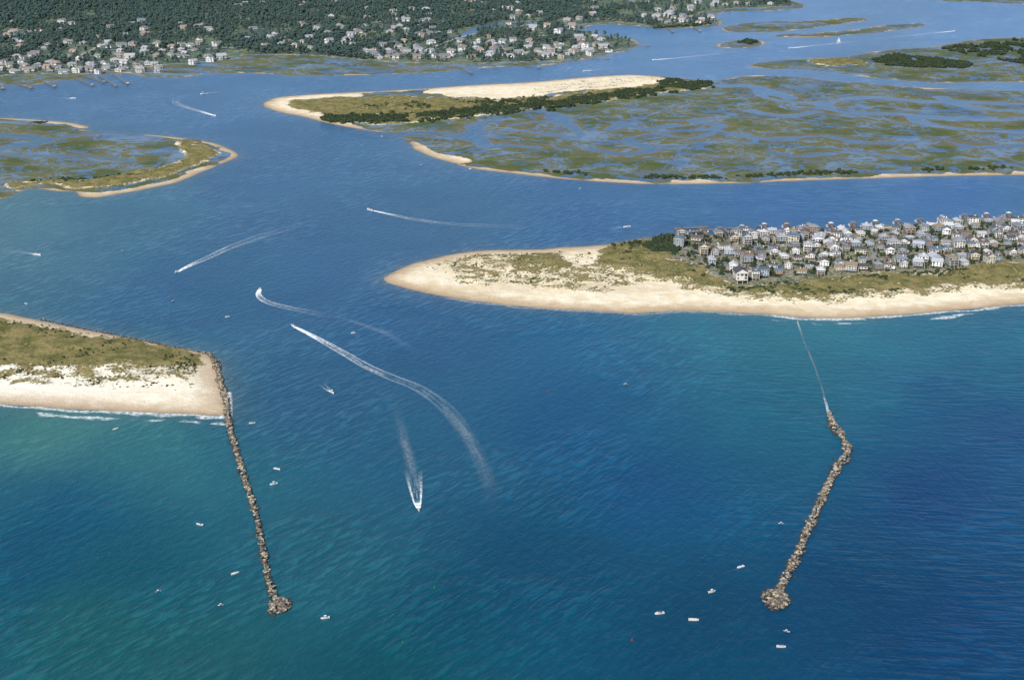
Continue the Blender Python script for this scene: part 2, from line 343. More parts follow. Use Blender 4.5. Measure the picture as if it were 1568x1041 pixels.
me=bpy.data.meshes.new('sea_bed'); me.from_pydata(bm_v,[],[(0,1,2,3)]); ob=bpy.data.objects.new('sea_bed',me); scene.collection.objects.link(ob)
b=NB('sea_bed_mat'); b.set(Base_Color=b.mix(b.noise(.001,3),(.01,.05,.12),(.02,.08,.14)),Roughness=.6); me.materials.append(b.m)

# ------------------------------------------------------------------ simple mats
def mat(name,c1,c2=None,scale=1.0,rough=.7,bump=0,rand=None,spec=.3):
    b=NB(name); tc=b.n('ShaderNodeTexCoord').outputs['Object']
    c2=c2 or tuple(v*.8 for v in c1)
    c=b.mix(b.ss(b.noise(scale,4,.6,0,tc),.35,.65),c1,c2)
    if rand:
        oi=b.n('ShaderNodeObjectInfo'); r=b.n('ShaderNodeValToRGB'); r.color_ramp.interpolation='CONSTANT'
        el=r.color_ramp.elements; n=len(rand)
        while len(el)<n: el.new(0.5)
        for i,cc in enumerate(rand): el[i].position=i/n; el[i].color=(*cc,1)
        if name.endswith('roof'):
            b.l(b.math('FRACT',b.math('MULTIPLY',oi.outputs['Random'],7.31)),r.inputs[0])
        else: b.l(oi.outputs['Random'],r.inputs[0])
        c=b.mix(1,r.outputs[0],b.mix(b.noise(scale,4,.6,0,tc),(.8,.8,.8),(1.1,1.1,1.1)),'MULTIPLY')
    b.set(Base_Color=c,Roughness=rough); b.b.inputs['Specular IOR Level'].default_value=spec
    if bump: b.l(b.bump(b.noise(scale*3,4,.6,0,tc),.6,bump),b.b.inputs['Normal'])
    return b.m
M_wall=mat('house_wall',(.7,.7,.68),scale=.6,rand=[(.80,.80,.79),(.56,.51,.40),(.38,.46,.54),(.76,.75,.72),(.28,.32,.36),(.60,.54,.36),(.80,.80,.80),(.32,.22,.16),(.25,.37,.42),(.66,.64,.60),(.80,.79,.78),(.18,.17,.155),(.46,.48,.48),(.79,.79,.79)])
M_roof=mat('house_roof',(.2,.2,.2),scale=1.2,rough=.85,rand=[(.07,.07,.08),(.17,.18,.21),(.28,.28,.31),(.14,.10,.08),(.38,.39,.43),(.08,.10,.13),(.23,.17,.12),(.14,.16,.19),(.50,.51,.53),(.09,.13,.19),(.22,.23,.26),(.11,.09,.08)])
M_wall2=mat('suburban_wall',(.7,.7,.68),scale=.6,rand=[(.70,.70,.68),(.55,.52,.47),(.50,.54,.58),(.80,.80,.78),(.34,.27,.23),(.64,.62,.56),(.44,.37,.32),(.82,.82,.82)])
M_roof2=mat('suburban_roof',(.2,.2,.2),scale=1.2,rough=.85,rand=[(.15,.16,.18),(.24,.25,.28),(.36,.36,.39),(.18,.165,.16),(.24,.22,.21),(.28,.20,.17),(.17,.19,.22),(.30,.31,.34)])
M_win=mat('window_glass',(.03,.04,.06),(.06,.08,.10),.5,.15,spec=.6)
M_trim=mat('white_trim',(.78,.78,.76),(.70,.70,.68),.8,.5)
M_wood=mat('weathered_wood',(.26,.20,.15),(.17,.13,.10),1.2,.85)
M_dark=mat('dark_void',(.05,.045,.04),(.08,.07,.06),.8,.9)  # near-black for painted shade under beach houses, and for suburban chimneys
M_teal=mat('teal_metal_roof',(.06,.40,.34),(.05,.34,.30),.5,.5); M_red=mat('red_metal_roof',(.50,.06,.05),(.42,.05,.04),.5,.6)
M_blue=mat('blue_metal_roof',(.08,.22,.40),(.07,.19,.36),.5,.6)

class MB:
    def __init__(s): s.v=[]; s.f=[]; s.m=[]
    def quad(s,pts,m):
        i=len(s.v); s.v+=[tuple(p) for p in pts]; s.f.append(tuple(range(i,i+len(pts)))); s.m.append(m)
    def box(s,x0,x1,y0,y1,z0,z1,m,bottom=True):
        i=len(s.v); s.v+=[(x0,y0,z0),(x1,y0,z0),(x1,y1,z0),(x0,y1,z0),(x0,y0,z1),(x1,y0,z1),(x1,y1,z1),(x0,y1,z1)]
        fs=[(0,1,5,4),(1,2,6,5),(2,3,7,6),(3,0,4,7),(4,5,6,7),(3,2,1,0)]
        for f in fs: s.f.append(tuple(i+k for k in f)); s.m.append(m)
    def mesh(s,name,mats):
        me=bpy.data.meshes.new(name); me.from_pydata(s.v,[],s.f)
        for m in mats: me.materials.append(m)
        me.polygons.foreach_set('material_index',s.m); me.update(); return me
    def hip(s,x0,x1,y0,y1,z,h,m,e=.6,gable=False,mw=0):
        X0,X1,Y0,Y1=x0-e,x1+e,y0-e,y1+e
        s.box(X0,X1,Y0,Y1,z,z+.25,3)
        z+=.252
        lx,ly=X1-X0,Y1-Y0
        if lx>=ly:
            r=0 if gable else ly/2; a=(X0+r,(Y0+Y1)/2,z+h); c=(X1-r,(Y0+Y1)/2,z+h)
            s.quad([(X0,Y0,z),(X1,Y0,z),c,a],m); s.quad([(X1,Y1,z),(X0,Y1,z),a,c],m)
            s.quad([(X1,Y0,z),(X1,Y1,z),c],mw if gable else m); s.quad([(X0,Y1,z),(X0,Y0,z),a],mw if gable else m)
        else:
            r=0 if gable else lx/2; a=((X0+X1)/2,Y0+r,z+h); c=((X0+X1)/2,Y1-r,z+h)
            s.quad([(X1,Y0,z),(X1,Y1,z),c,a],m); s.quad([(X0,Y1,z),(X0,Y0,z),a,c],m)
            s.quad([(X0,Y0,z),(X1,Y0,z),a],mw if gable else m); s.quad([(X1,Y1,z),(X0,Y1,z),c],mw if gable else m)
    def windows(s,x0,x1,y0,y1,z0,floors,fh,seed=0):
        r=random.Random(seed)
        for k in range(floors):
            zb=z0+k*fh+.9; zt=zb+1.6
            for side in range(4):
                L=(x1-x0) if side in(0,2) else (y1-y0); n=max(2,int(L/3.0))
                for i in range(n):
                    cpos=(i+.5)/n*L; hw=.6 if r.random()<.5 else 1.1
                    bb=zb if r.random()<.7 else zb-.8
                    for (w_,zz0,zz1,ee,mm_) in ((hw+.15,bb-.12,zt+.12,.03,3),(hw,bb,zt,.06,2)):
                        if side==0: s.box(x0+cpos-w_,x0+cpos+w_,y0-ee,y0+.01,zz0,zz1,mm_)
                        if side==2: s.box(x0+cpos-w_,x0+cpos+w_,y1-.01,y1+ee,zz0,zz1,mm_)
                        if side==1: s.box(x1-.01,x1+ee,y0+cpos-w_,y0+cpos+w_,zz0,zz1,mm_)
                        if side==3: s.box(x0-ee,x0+.01,y0+cpos-w_,y0+cpos+w_,zz0,zz1,mm_)
def beach_house_mesh(k,roofmat):
    r=random.Random(k); b=MB(); w=r.uniform(8.5,13.5)/2; d_=r.uniform(9,14)/2; fl=r.choice([1,2,2,3,2]); g0=2.6; fh=2.9
    for px_ in np.linspace(-w+.3,w-.3,4):
        for py_ in np.linspace(-d_+.3,d_-.3,4): b.box(px_-.18,px_+.18,py_-.18,py_+.18,-1.5,g0,4)
    b.box(-w*.55,w*.6,-d_*.3,d_*.85,-1.0,g0-.02,5)  # dark block whose colour stands in for shade in the open ground level
    top=g0+fl*fh
    b.box(-w,w,-d_,d_,g0,top,0)
    b.windows(-w,w,-d_,d_,g0,fl,fh,k)
    for j in range(fl if r.random()<.6 else 1):
        zt=g0+j*fh; dd=2.4
        b.box(-w*.9,w*.9,-d_-dd,-d_-.01,zt,zt+.2,4)
        b.box(-w*.9,w*.9,-d_-dd,-d_-dd+.1,zt+.9,zt+1.0,3)
        for px_ in np.linspace(-w*.88,w*.88,7): b.box(px_-.06,px_+.06,-d_-dd+.01,-d_-dd+.09,zt+.2,zt+.9,3)
        for px_ in (-w*.88,0,w*.88): b.box(px_-.13,px_+.13,-d_-dd+.12,-d_-dd+.38,-1 if j==0 else zt-fh+.2,zt-.001,3)
    for i in range(9): b.box(w*.9+.02,w*.9+1.2,d_+.3*i+.02,d_+.3*i+.32,-1,g0-.28*i,4)
    b.box(-.5,.5,-d_-.09,-d_+.01,g0+.22,g0+2.3,3)
    gb=r.random()<.6; h=r.uniform(2.0,3.9)
    b.hip(-w,w,-d_,d_,top,h,1,.7,gb)
    if r.random()<.5:
        sx=r.choice([-1,1]); x0,x1=(w+.02,w+4.5) if sx>0 else (-w-4.5,-w-.02)
        tt=max(top-fh,g0+2.6)
        b.box(x0,x1,-d_*.6,d_*.7,g0,tt,0)
        b.hip(x0+(.72 if sx>0 else 0),x1-(.72 if sx<0 else 0),-d_*.6,d_*.7,tt,1.6,1,.5,True)
        for yy in(-d_*.5,d_*.6): b.box((x0+x1)/2-.2,(x0+x1)/2+.2,yy-.2,yy+.2,-1,g0,4)
    if r.random()<.5:
        b.box(-1.4,1.4,-d_*.45,-d_*.45+2.4,top+.3,top+h*.75+.6,0); b.hip(-1.4,1.4,-d_*.45,-d_*.45+2.4,top+h*.75+.6,.9,1,.3,True)
    if r.random()<.4: b.box(w*.4,w*.4+.9,d_*.2,d_*.2+.9,top,top+h+1.1,3)
    return b.mesh('beach_house_mesh_%d'%k,[M_wall,roofmat,M_win,M_trim,M_wood,M_dark])
def suburb_mesh(k):
    r=random.Random(100+k); b=MB(); w=r.uniform(13,19)/2; d_=r.uniform(9,12)/2; fl=r.choice([1,2,2]); fh=3.0
    top=fl*fh+.6
    b.box(-w,w,-d_,d_,-1,top,0); b.windows(-w,w,-d_,d_,.6,fl,fh,k); b.box(-.6,.6,-d_-.08,-d_+.01,.6,2.8,3)
    b.hip(-w,w,-d_,d_,top,r.uniform(2.8,4.2),1,.7,r.random()<.5)
    x0=-w*.7; gt=top-fh+2.8 if fl>1 else top-.3
    b.box(x0,x0+6,-d_-4.5,-d_-.02,-1,gt,0); b.hip(x0,x0+6,-d_-4.5,-d_-.75,gt,2.2,1,.5,True)
    b.box(x0+1.2,x0+4.8,-d_-4.58,-d_-4.49,.9,2.6,2)
    b.box(w*.1,w*.9,-d_-3,-d_-.02,2.9,3.1,3)
    for px_ in(w*.12,w*.5,w*.88): b.box(px_-.15,px_+.15,-d_-2.9,-d_-2.6,-1,2.88,3)
    b.box(w*.5,w*.5+1.1,0,1.1,top,top+4.6,5)
    return b.mesh('suburban_house_mesh_%d'%k,[M_wall2,M_roof2,M_win,M_trim,M_wood,M_dark])
BH=[beach_house_mesh(k,M_roof) for k in range(20)]
BHS=[beach_house_mesh(20,M_teal),beach_house_mesh(21,M_red),beach_house_mesh(22,M_blue)]
SH=[suburb_mesh(k) for k in range(8)]
def place(name,me,X,Y,z,rot,s=1.0):
    o=bpy.data.objects.new(name,me); o.location=(X,Y,z); o.rotation_euler=(0,0,rot); o.scale=(s,s,s); scene.collection.objects.link(o); return o
house_xy=[]
topL=[(1030,362),(1100,366),(1180,360),(1280,359),(1400,353),(1480,345),(1568,343),(1700,337)]
botL=[(1030,385),(1085,408),(1130,428),(1250,420),(1400,412),(1568,400),(1700,392)]
tx,ty=zip(*topL); bx,by=zip(*botL)
def town(a,f):
    yt=float(np.interp(a,tx,ty)); yb=float(np.interp(a,bx,by)); _,Yt=W(a,yt); _,Yb=W(a,yb); Yw=float(Yb+(Yt-Yb)*f)
    al=math.atan2(H,Yw)-TH; yp=520.5+F*math.tan(al); Xw,_=W(a,yp); return float(Xw),Yw
for f in (0.0,.12,.36,.48,.60,.76,.88,1.0):
    xx=1040+random.uniform(0,12)
    while xx<1670:
        prob=.93
        if xx<1120: prob=.42
        elif xx<1200: prob=.75
        yt=np.interp(xx,tx,ty); yb=np.interp(xx,bx,by)
        if yb-yt<45 and f in(.12,.48,.88): prob=0
        if random.random()<prob and not(xx<1085 and f<.3):
            Xw,Yw=town(xx,f); Xw+=random.uniform(-3,3); Yw+=random.uniform(-6,6)
            if all((Xw-p)**2+(Yw-q)**2>12.2**2 for p,q in house_xy):
                me=random.choice(BH)
                if random.random()<.03 and xx>1360: me=BHS[random.randrange(3)]
                place('beach_house',me,Xw,Yw,1.2,random.choice([0,0,0,math.pi/2,-math.pi/2,math.pi])+random.uniform(-.25,.25)-.05,random.uniform(.7,1.05))
                house_xy.append((Xw,Yw))
        xx+=random.uniform(15,24)
Xw,Yw=map(float,W(1133,432)); place('beach_house',BH[3],Xw,Yw,1.2,.1,1.4); house_xy.append((Xw,Yw))
sub=[]
clusters=[((0,250),(98,114),40),((20,260),(68,96),30),((260,340),(66,100),16),((270,330),(38,50),6),((380,560),(40,78),28),((560,760),(66,92),42),((590,700),(16,62),26),((740,935),(58,92),42),((760,900),(20,55),14),((1000,1095),(26,39),18),((900,1080),(2,28),16),((0,240),(36,70),22),((700,900),(0,24),10),((1090,1190),(6,12),6),((340,600),(0,40),12)]
for (x0,x1),(y0,y1),n in clusters:
    k=0;tries=0
    while k<n and tries<n*30:
        tries+=1
        a=random.uniform(x0,x1); c=random.uniform(y0,y1); Xw,Yw=map(float,W(a,c))
        if any((Xw-p)**2+(Yw-q)**2<24**2 for p,q in sub): continue
        if sdf_poly(np.array([Xw]),np.array([Yw]),LANDW['main'],400)[0]<16: continue
        sub.append((Xw,Yw)); k+=1
        place('suburban_house',random.choice(SH),Xw,Yw,1.4,random.uniform(-.9,.9)+random.choice([0,0,1.57]),random.uniform(.85,1.18))
print('houses',len(sub),len(house_xy),time.time()-T0)

# ------------------------------------------------------------------ trees
import bmesh
def foliage_mat(name,c1,c2,c3):
    b=NB(name); oi=b.n('ShaderNodeObjectInfo').outputs['Random']
    c=b.mix(oi,c1,c2); c=b.mix(b.ss(b.noise(.8,3,.6),.45,.62),c,c3)
    b.set(Base_Color=c,Roughness=.8); b.b.inputs['Specular IOR Level'].default_value=.15
    return b.m
M_leaf=foliage_mat('tree_foliage',(.046,.088,.088),(.084,.122,.086),(.040,.072,.078))  # leaf colours pushed bluer and lighter, distance haze painted in
M_leaft=foliage_mat('town_tree_foliage',(.032,.058,.026),(.065,.085,.035),(.024,.044,.022))
M_shrub=foliage_mat('shrub_foliage',(.032,.054,.030),(.062,.080,.036),(.025,.040,.024))
M_bark=mat('bark',(.12,.09,.065),(.08,.06,.045),2,.9)
def tree_mesh(k,shrub=False,leaf=None):
    r=random.Random(k+50); bm=bmesh.new(); h=r.uniform(9,13) if not shrub else 2.6
    def cone(p0,p1,r0,r1):
        p0=Vector(p0); p1=Vector(p1); q=(p1-p0).to_track_quat('Z','Y'); ra=[];rb=[]
        for i in range(6):
            a=i/6*2*math.pi; o=q@Vector((math.cos(a),math.sin(a),0)); ra.append(bm.verts.new(p0+o*r0)); rb.append(bm.verts.new(p1+o*r1))
        for i in range(6):
            f=bm.faces.new((ra[i],ra[(i+1)%6],rb[(i+1)%6],rb[i])); f.material_index=1
    if not shrub: cone((0,0,-1),(0,0,h*.72),.32,.12)
    cl=[]
    n=11 if not shrub else 7
    for i in range(n):
        a=r.uniform(0,6.28)
        if shrub: rad=r.uniform(.3,2.4); z=r.uniform(.5,h*.75); s=r.uniform(.9,1.5)
        else: z=h*r.uniform(.45,1.0); rad=r.uniform(.6,3.6)*(1.25-z/h*.8); s=r.uniform(1.3,2.4)
        c=Vector((math.cos(a)*rad,math.sin(a)*rad,z)); cl.append((c,s))
        if not shrub and i<5: cone((0,0,h*.35),c*0.9,.12,.04)
    for c,s in cl:
        res=bmesh.ops.create_icosphere(bm,subdivisions=1,radius=s)
        for v in res['verts']:
            v.co=Vector((v.co.x,v.co.y,v.co.z*.75))*r.uniform(.65,1.3)+c
        for i in range(10):
            dv_=Vector((r.gauss(0,1),r.gauss(0,1),r.gauss(0,.8))).normalized(); p=c+dv_*s*r.uniform(.9,1.35); t1=dv_.orthogonal().normalized()*r.uniform(.2,.45); t2=dv_.cross(t1).normalized()*r.uniform(.2,.45); t1=t1+dv_*.2
            bm.faces.new([bm.verts.new(p+q) for q in(t1+t2,t1-t2,-t1-t2,-t1+t2)])
    me=bpy.data.meshes.new(('shrub_%d' if shrub else 'tree_%d')%k); bm.to_mesh(me); bm.free()
    me.materials.append(leaf or (M_shrub if shrub else M_leaf)); me.materials.append(M_bark); return me
def make_coll(name,meshes,nm):
    c=bpy.data.collections.new(name)
    for m in meshes: o=bpy.data.objects.new(nm,m); c.objects.link(o)
    return c
C_tree=make_coll('tree_kinds',[tree_mesh(k) for k in range(5)],'tree_kind')
C_ttree=make_coll('town_tree_kinds',[tree_mesh(k+10,False,M_leaft) for k in range(3)],'town_tree_kind')
C_shrub=make_coll('shrub_kinds',[tree_mesh(k,True) for k in range(4)],'shrub_kind')
def gn_scatter(name,P,scl,coll):
    me=bpy.data.meshes.new(name); P=np.asarray(P,np.float32); me.vertices.add(len(P)); me.vertices.foreach_set('co',P.ravel())
    fattr(me,'scl',scl); fattr(me,'rot',rng.uniform(0,6.28,len(P)))
    ob=bpy.data.objects.new(name,me); scene.collection.objects.link(ob)
    g=bpy.data.node_groups.new(name+'_gn','GeometryNodeTree')
    g.interface.new_socket('Geometry',in_out='INPUT',socket_type='NodeSocketGeometry'); g.interface.new_socket('Geometry',in_out='OUTPUT',socket_type='NodeSocketGeometry')
    gi=g.nodes.new('NodeGroupInput'); go=g.nodes.new('NodeGroupOutput'); ip=g.nodes.new('GeometryNodeInstanceOnPoints')
    ci=g.nodes.new('GeometryNodeCollectionInfo'); ci.inputs['Collection'].default_value=coll; ci.inputs['Separate Children'].default_value=True; ci.inputs['Reset Children'].default_value=True
    a1=g.nodes.new('GeometryNodeInputNamedAttribute'); a1.data_type='FLOAT'; a1.inputs['Name'].default_value='scl'
    a2=g.nodes.new('GeometryNodeInputNamedAttribute'); a2.data_type='FLOAT'; a2.inputs['Name'].default_value='rot'
    cx=g.nodes.new('ShaderNodeCombineXYZ'); g.links.new(a2.outputs[0],cx.inputs[2])
    g.links.new(gi.outputs[0],ip.inputs['Points']); g.links.new(ci.outputs[0],ip.inputs['Instance']); ip.inputs['Pick Instance'].default_value=True
    g.links.new(cx.outputs[0],ip.inputs['Rotation']); g.links.new(a1.outputs[0],ip.inputs['Scale']); g.links.new(ip.outputs[0],go.inputs[0])
    m=ob.modifiers.new('scatter','NODES'); m.node_group=g; return ob
def sample(n,x0,x1,y0,y1):
    A=WP([(x0,y0),(x1,y0),(x0,y1),(x1,y1)]); X=rng.uniform(A[:,0].min(),A[:,0].max(),n); Y=rng.uniform(A[:,1].min(),A[:,1].max(),n); return X,Y
X_,Y_=sample(95000,-60,1700,-45,118)
k=(np.abs(X_)<(Y_*.93+180)*.40)
X_,Y_=X_[k],Y_[k]
fp=WP(smooth_poly(FOREST,True,3)); ok=sdf_poly(X_,Y_,fp,10)>2
fp2=WP([(1430,-6),(1500,-3),(1600,-2),(2000,-4),(2000,-190),(1350,-190)]); ok|=sdf_poly(X_,Y_,fp2,10)>2
ok&=land_sdf(X_,Y_)>8
dens=fbm(X_/110,Y_/110,55,3); edge=np.clip((Y_-3300)/700,0,1)*np.clip((300-X_)/600,0,1)
ok&=rng.uniform(0,1,len(X_))<np.clip((dens-.44+.24*edge)*5,0.14,1)
X_,Y_=X_[ok],Y_[ok]
keep=np.ones(len(X_),bool)
for hx,hy in sub: keep&=~((np.abs(X_-hx)<12)&(Y_-hy<9)&(Y_-hy>-36))
X_,Y_=X_[keep],Y_[keep]
gn_scatter('forest',np.stack([X_,Y_,np.full(len(X_),1.3)],1),rng.uniform(.6,1.25,len(X_)),C_tree)
print('trees',len(X_),time.time()-T0)
SP=[];SS=[]
def shrubs_line(pts,hw,n,s0,s1,thr=.45):
    L=WP(smooth_poly(pts,False,4)); seg=np.linalg.norm(np.diff(L,axis=0),axis=1); cum=np.concatenate([[0],np.cumsum(seg)])
    t=rng.uniform(0,cum[-1],n); X=np.interp(t,cum,L[:,0])+rng.normal(0,.5,n)*hw*.5; Y=np.interp(t,cum,L[:,1])+rng.normal(0,.6,n)*hw
    k=fbm(X/45,Y/45,71,3)>thr; k&=land_sdf(X,Y)>4
    for a,c in zip(X[k],Y[k]): SP.append((a,c,.5)); SS.append(rng.uniform(s0,s1))
def shrubs_poly(pts,n,s0,s1,thr=.5,z=1.0,sc=40):
    P=WP(pts); X=rng.uniform(P[:,0].min(),P[:,0].max(),n); Y=rng.uniform(P[:,1].min(),P[:,1].max(),n)
    k=(sdf_poly(X,Y,P,5)>0)&(fbm(X/sc,Y/sc,73,3)>thr); k&=land_sdf(X,Y)>6
    for a,c in zip(X[k],Y[k]): SP.append((a,c,z)); SS.append(rng.uniform(s0,s1))
shrubs_line([(500,182),(560,184),(640,182),(700,175),(760,170),(830,163),(900,154),(960,145),(1020,138),(1083,130)],28,3000,.8,2.3,.36)
shrubs_line([(545,160),(600,165),(650,162),(700,160),(760,158),(850,152)],30,700,.6,1.4,.48)
shrubs_poly([(1008,126),(1030,122),(1060,130),(1050,136),(1010,134)],260,1,2,.3)
shrubs_poly([(1335,92),(1370,84),(1420,90),(1490,98),(1480,106),(1400,104),(1345,100)],1300,.9,2.0,.40)
shrubs_poly([(1440,76),(1490,66),(1568,62),(1700,60),(1700,102),(1560,98),(1500,88)],2400,.9,2.2,.42)
shrubs_poly([(1128,66),(1145,62),(1160,65),(1150,69)],120,1,2,.2)
shrubs_line([(850,264),(920,268),(1000,272),(1100,273),(1200,268),(1300,264),(1400,261),(1568,258)],9,480,.4,1.3,.48)
shrubs_line([(760,254),(850,264)],8,60,.6,1.1,.5)
shrubs_line([(50,278),(120,276),(180,271),(260,264)],9,130,.5,1.0,.46)
shrubs_line([(20,186),(110,192)],8,60,.5,1.1,.5)
shrubs_poly([(985,368),(1030,362),(1040,385),(1020,392),(990,385)],200,.9,1.8,.45,1.5)
shrubs_poly([(930,378),(990,368),(1060,400),(1010,396),(940,402)],300,.4,1.0,.5,1.5,25)
shrubs_poly([(1040,410),(1130,440),(1250,430),(1568,405),(1700,400),(1700,432),(1568,436),(1400,448),(1250,456),(1130,452)],2800,.3,.9,.5,1.5,25)
shrubs_poly([(1040,362),(1180,355),(1400,347),(1568,338),(1700,333),(1700,395),(1568,402),(1250,424),(1130,434),(1060,404)],1300,.6,1.5,.45,1.2,30)
shrubs_poly([(-60,478),(0,488),(150,514),(300,545),(300,558),(150,562),(-60,556)],1200,.15,.5,.5,1.8,25)
shrubs_poly([(0,560),(300,556),(300,596),(0,596)],1100,.15,.55,.50,1.6,18)
shrubs_poly([(680,396),(780,390),(900,384),(910,402),(1040,430),(900,446),(700,430)],1900,.12,.45,.50,1.6,18)
shrubs_line([(1000,44),(1090,38)],10,60,1,2,.2)
gn_scatter('shrub_thicket',np.array(SP),np.array(SS),C_shrub)
TP=[]
hx=np.array(house_xy)
for i in range(520):
    Xw,Yw=town(random.uniform(1040,1640),random.uniform(-.05,1.02))
    if ((hx[:,0]-Xw)**2+(hx[:,1]-Yw)**2).min()<62: continue
    TP.append((Xw,Yw,1.1))
gn_scatter('town_trees',np.array(TP),rng.uniform(.35,.65,len(TP)),C_ttree)

# ------------------------------------------------------------------ roads
def ribbonw(name,L,wd,z,m):
    L=np.asarray(L); T=np.gradient(L,axis=0); T/=np.linalg.norm(T,axis=1)[:,None]; N=np.stack([-T[:,1],T[:,0]],1)
    v=[];f=[]
    for i in range(len(L)):
        for s in(-1,1): v.append((L[i,0]+N[i,0]*s*wd/2,L[i,1]+N[i,1]*s*wd/2,z))
        if i: f.append((2*i-2,2*i,2*i+1,2*i-1))
    me=bpy.data.meshes.new(name); me.from_pydata(v,[],f); me.materials.append(m); o=bpy.data.objects.new(name,me); scene.collection.objects.link(o); return o
def ribbon(name,pts,wd,z,m,smooth=4): return ribbonw(name,WP(smooth_poly(pts,False,smooth)),wd,z,m)
M_asph=mat('asphalt',(.17,.17,.18),(.23,.23,.23),.05,.9)
M_conc=mat('pale_gravel',(.38,.37,.34),(.30,.30,.28),.05,.9)
for f,a0,wd in((.24,1060,9),(.68,1050,8),(.94,1120,6)):
    L=[town(a,f) for a in np.linspace(a0,1740,40)]
    ribbonw('road',L,wd,1.70+f*.02,M_asph)
for a in(1150,1240,1330,1420,1510): ribbonw('road',[town(a+(1-f)*14,f) for f in np.linspace(.02,1.0,10)],6,1.69,M_asph)
ribbon('parking_lot',[(1008,389),(1040,400),(1080,414)],17,1.735,M_asph)
ribbon('road',[(1080,414),(1110,424),(1150,420)],7,1.68,M_asph)
ribbon('road',[(1030,372),(1060,385),(1100,392),(1130,392)],7,1.675,M_asph)
for pts in ([(0,92),(120,88),(250,80),(380,74),(520,78),(640,84),(760,82),(900,78)],[(380,74),(460,52),(560,38),(680,22),(800,8)],[(640,84),(700,60),(760,48),(880,30),(1000,34),(1090,34)],[(120,88),(180,60),(240,40),(330,20)]):
    ribbon('road',pts,8,1.9,M_conc)

# ------------------------------------------------------------------ jetties
b=NB('jetty_rock')
isl=b.attr('rcol'); c=b.mix(isl,(.07,.056,.042),(.52,.45,.35)); c=b.mix(b.ss(b.noise(1.0,4),.4,.65,0,.5),c,(.12,.10,.075))
zc=b.n('ShaderNodeSeparateXYZ'); b.l(b.pos(),zc.inputs[0]); c=b.mix(b.ss(zc.outputs[2],.5,1.4,.93,0),c,(.014,.015,.013))  # near-black towards the waterline: wet rock plus a painted shadow rim
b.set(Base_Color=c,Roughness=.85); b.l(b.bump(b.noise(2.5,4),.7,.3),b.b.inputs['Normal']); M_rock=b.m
tb=bmesh.new(); bmesh.ops.create_icosphere(tb,subdivisions=1,radius=1); tb.verts.ensure_lookup_table()
IV=np.array([v.co[:] for v in tb.verts]); IF=np.array([[v.index for v in f.verts] for f in tb.faces]); tb.free()
def rocks(name,pts,hw0,hw1,peak=2.4,size=(1.0,2.0),dens=.3,bulb=None):
    L=WP(smooth_poly(pts,False,6)); seg=np.linalg.norm(np.diff(L,axis=0),axis=1); cum=np.concatenate([[0],np.cumsum(seg)])
    Tt=np.gradient(L,axis=0); Tt/=np.linalg.norm(Tt,axis=1)[:,None]
    V=[];Fc=[];Cc=[];n=int(cum[-1]*(hw0+hw1)*dens*1.25)
    P=[]
    for i in range(n):
        t=random.uniform(0,cum[-1]); hw=(hw0+(hw1-hw0)*t/cum[-1])*(.75+.9*(float(vnoise(np.array([t*.09]),np.array([1.3]),3)[0])-.35))
        jit=(float(vnoise(np.array([t*.05]),np.array([7.3]),9)[0])-.5)*1.6
        o=random.uniform(-1,1)
        low=random.random()<.22  # low submerged rocks, added as a dark rim for the jetty's shadow halo
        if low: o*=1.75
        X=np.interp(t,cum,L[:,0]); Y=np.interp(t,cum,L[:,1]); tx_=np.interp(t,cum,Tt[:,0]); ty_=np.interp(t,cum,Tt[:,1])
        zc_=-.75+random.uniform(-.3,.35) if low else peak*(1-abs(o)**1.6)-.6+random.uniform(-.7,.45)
        P.append((X-ty_*(o*hw+jit),Y+tx_*(o*hw+jit),zc_))
    if bulb:
        bx_,by_=map(float,W(bulb[0],bulb[1])); R=bulb[2]
        for i in range(int(math.pi*R*R*dens*1.7)):
            a=random.uniform(0,6.28); rr=R*math.sqrt(random.random())*(1+.2*math.sin(a*3+1)); P.append((bx_+math.cos(a)*rr,by_+math.sin(a)*rr*1.4,(peak+.6)*(1-(rr/R)**2*.85)-.7+random.uniform(-.5,.4)))
    base=0
    for p in P:
        s=random.uniform(*size); sc=np.array([random.uniform(.7,1.3),random.uniform(.7,1.3),random.uniform(.5,.85)])*s
        q=np.array(Matrix.Rotation(random.uniform(0,6.28),3,'Z')@Matrix.Rotation(random.uniform(-.5,.5),3,'X'))
        v=(IV*rng.uniform(.72,1.2,(len(IV),1))*sc)@q.T+np.array(p); V.append(v); Fc.append(IF+base); base+=len(IV); Cc.append(np.full(len(IV),random.random()**1.7))
    V=np.concatenate(V); Fc=np.concatenate(Fc)
    me=bpy.data.meshes.new(name); me.from_pydata(V.tolist(),[],Fc.tolist()); fattr(me,'rcol',np.concatenate(Cc)); me.materials.append(M_rock)
    o=bpy.data.objects.new(name,me); scene.collection.objects.link(o)
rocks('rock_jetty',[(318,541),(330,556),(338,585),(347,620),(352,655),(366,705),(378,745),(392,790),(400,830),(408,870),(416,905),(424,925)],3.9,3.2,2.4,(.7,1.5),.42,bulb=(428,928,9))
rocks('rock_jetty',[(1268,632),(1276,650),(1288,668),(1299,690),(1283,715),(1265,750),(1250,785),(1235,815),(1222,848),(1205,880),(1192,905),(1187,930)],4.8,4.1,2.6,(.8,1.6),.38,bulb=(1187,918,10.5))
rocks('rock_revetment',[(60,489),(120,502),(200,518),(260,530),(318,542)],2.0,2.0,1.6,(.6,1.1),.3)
wl=MB(); wp=WP(smooth_poly([(1221,492),(1232,525),(1247,560),(1260,600),(1268,632)],False,8))
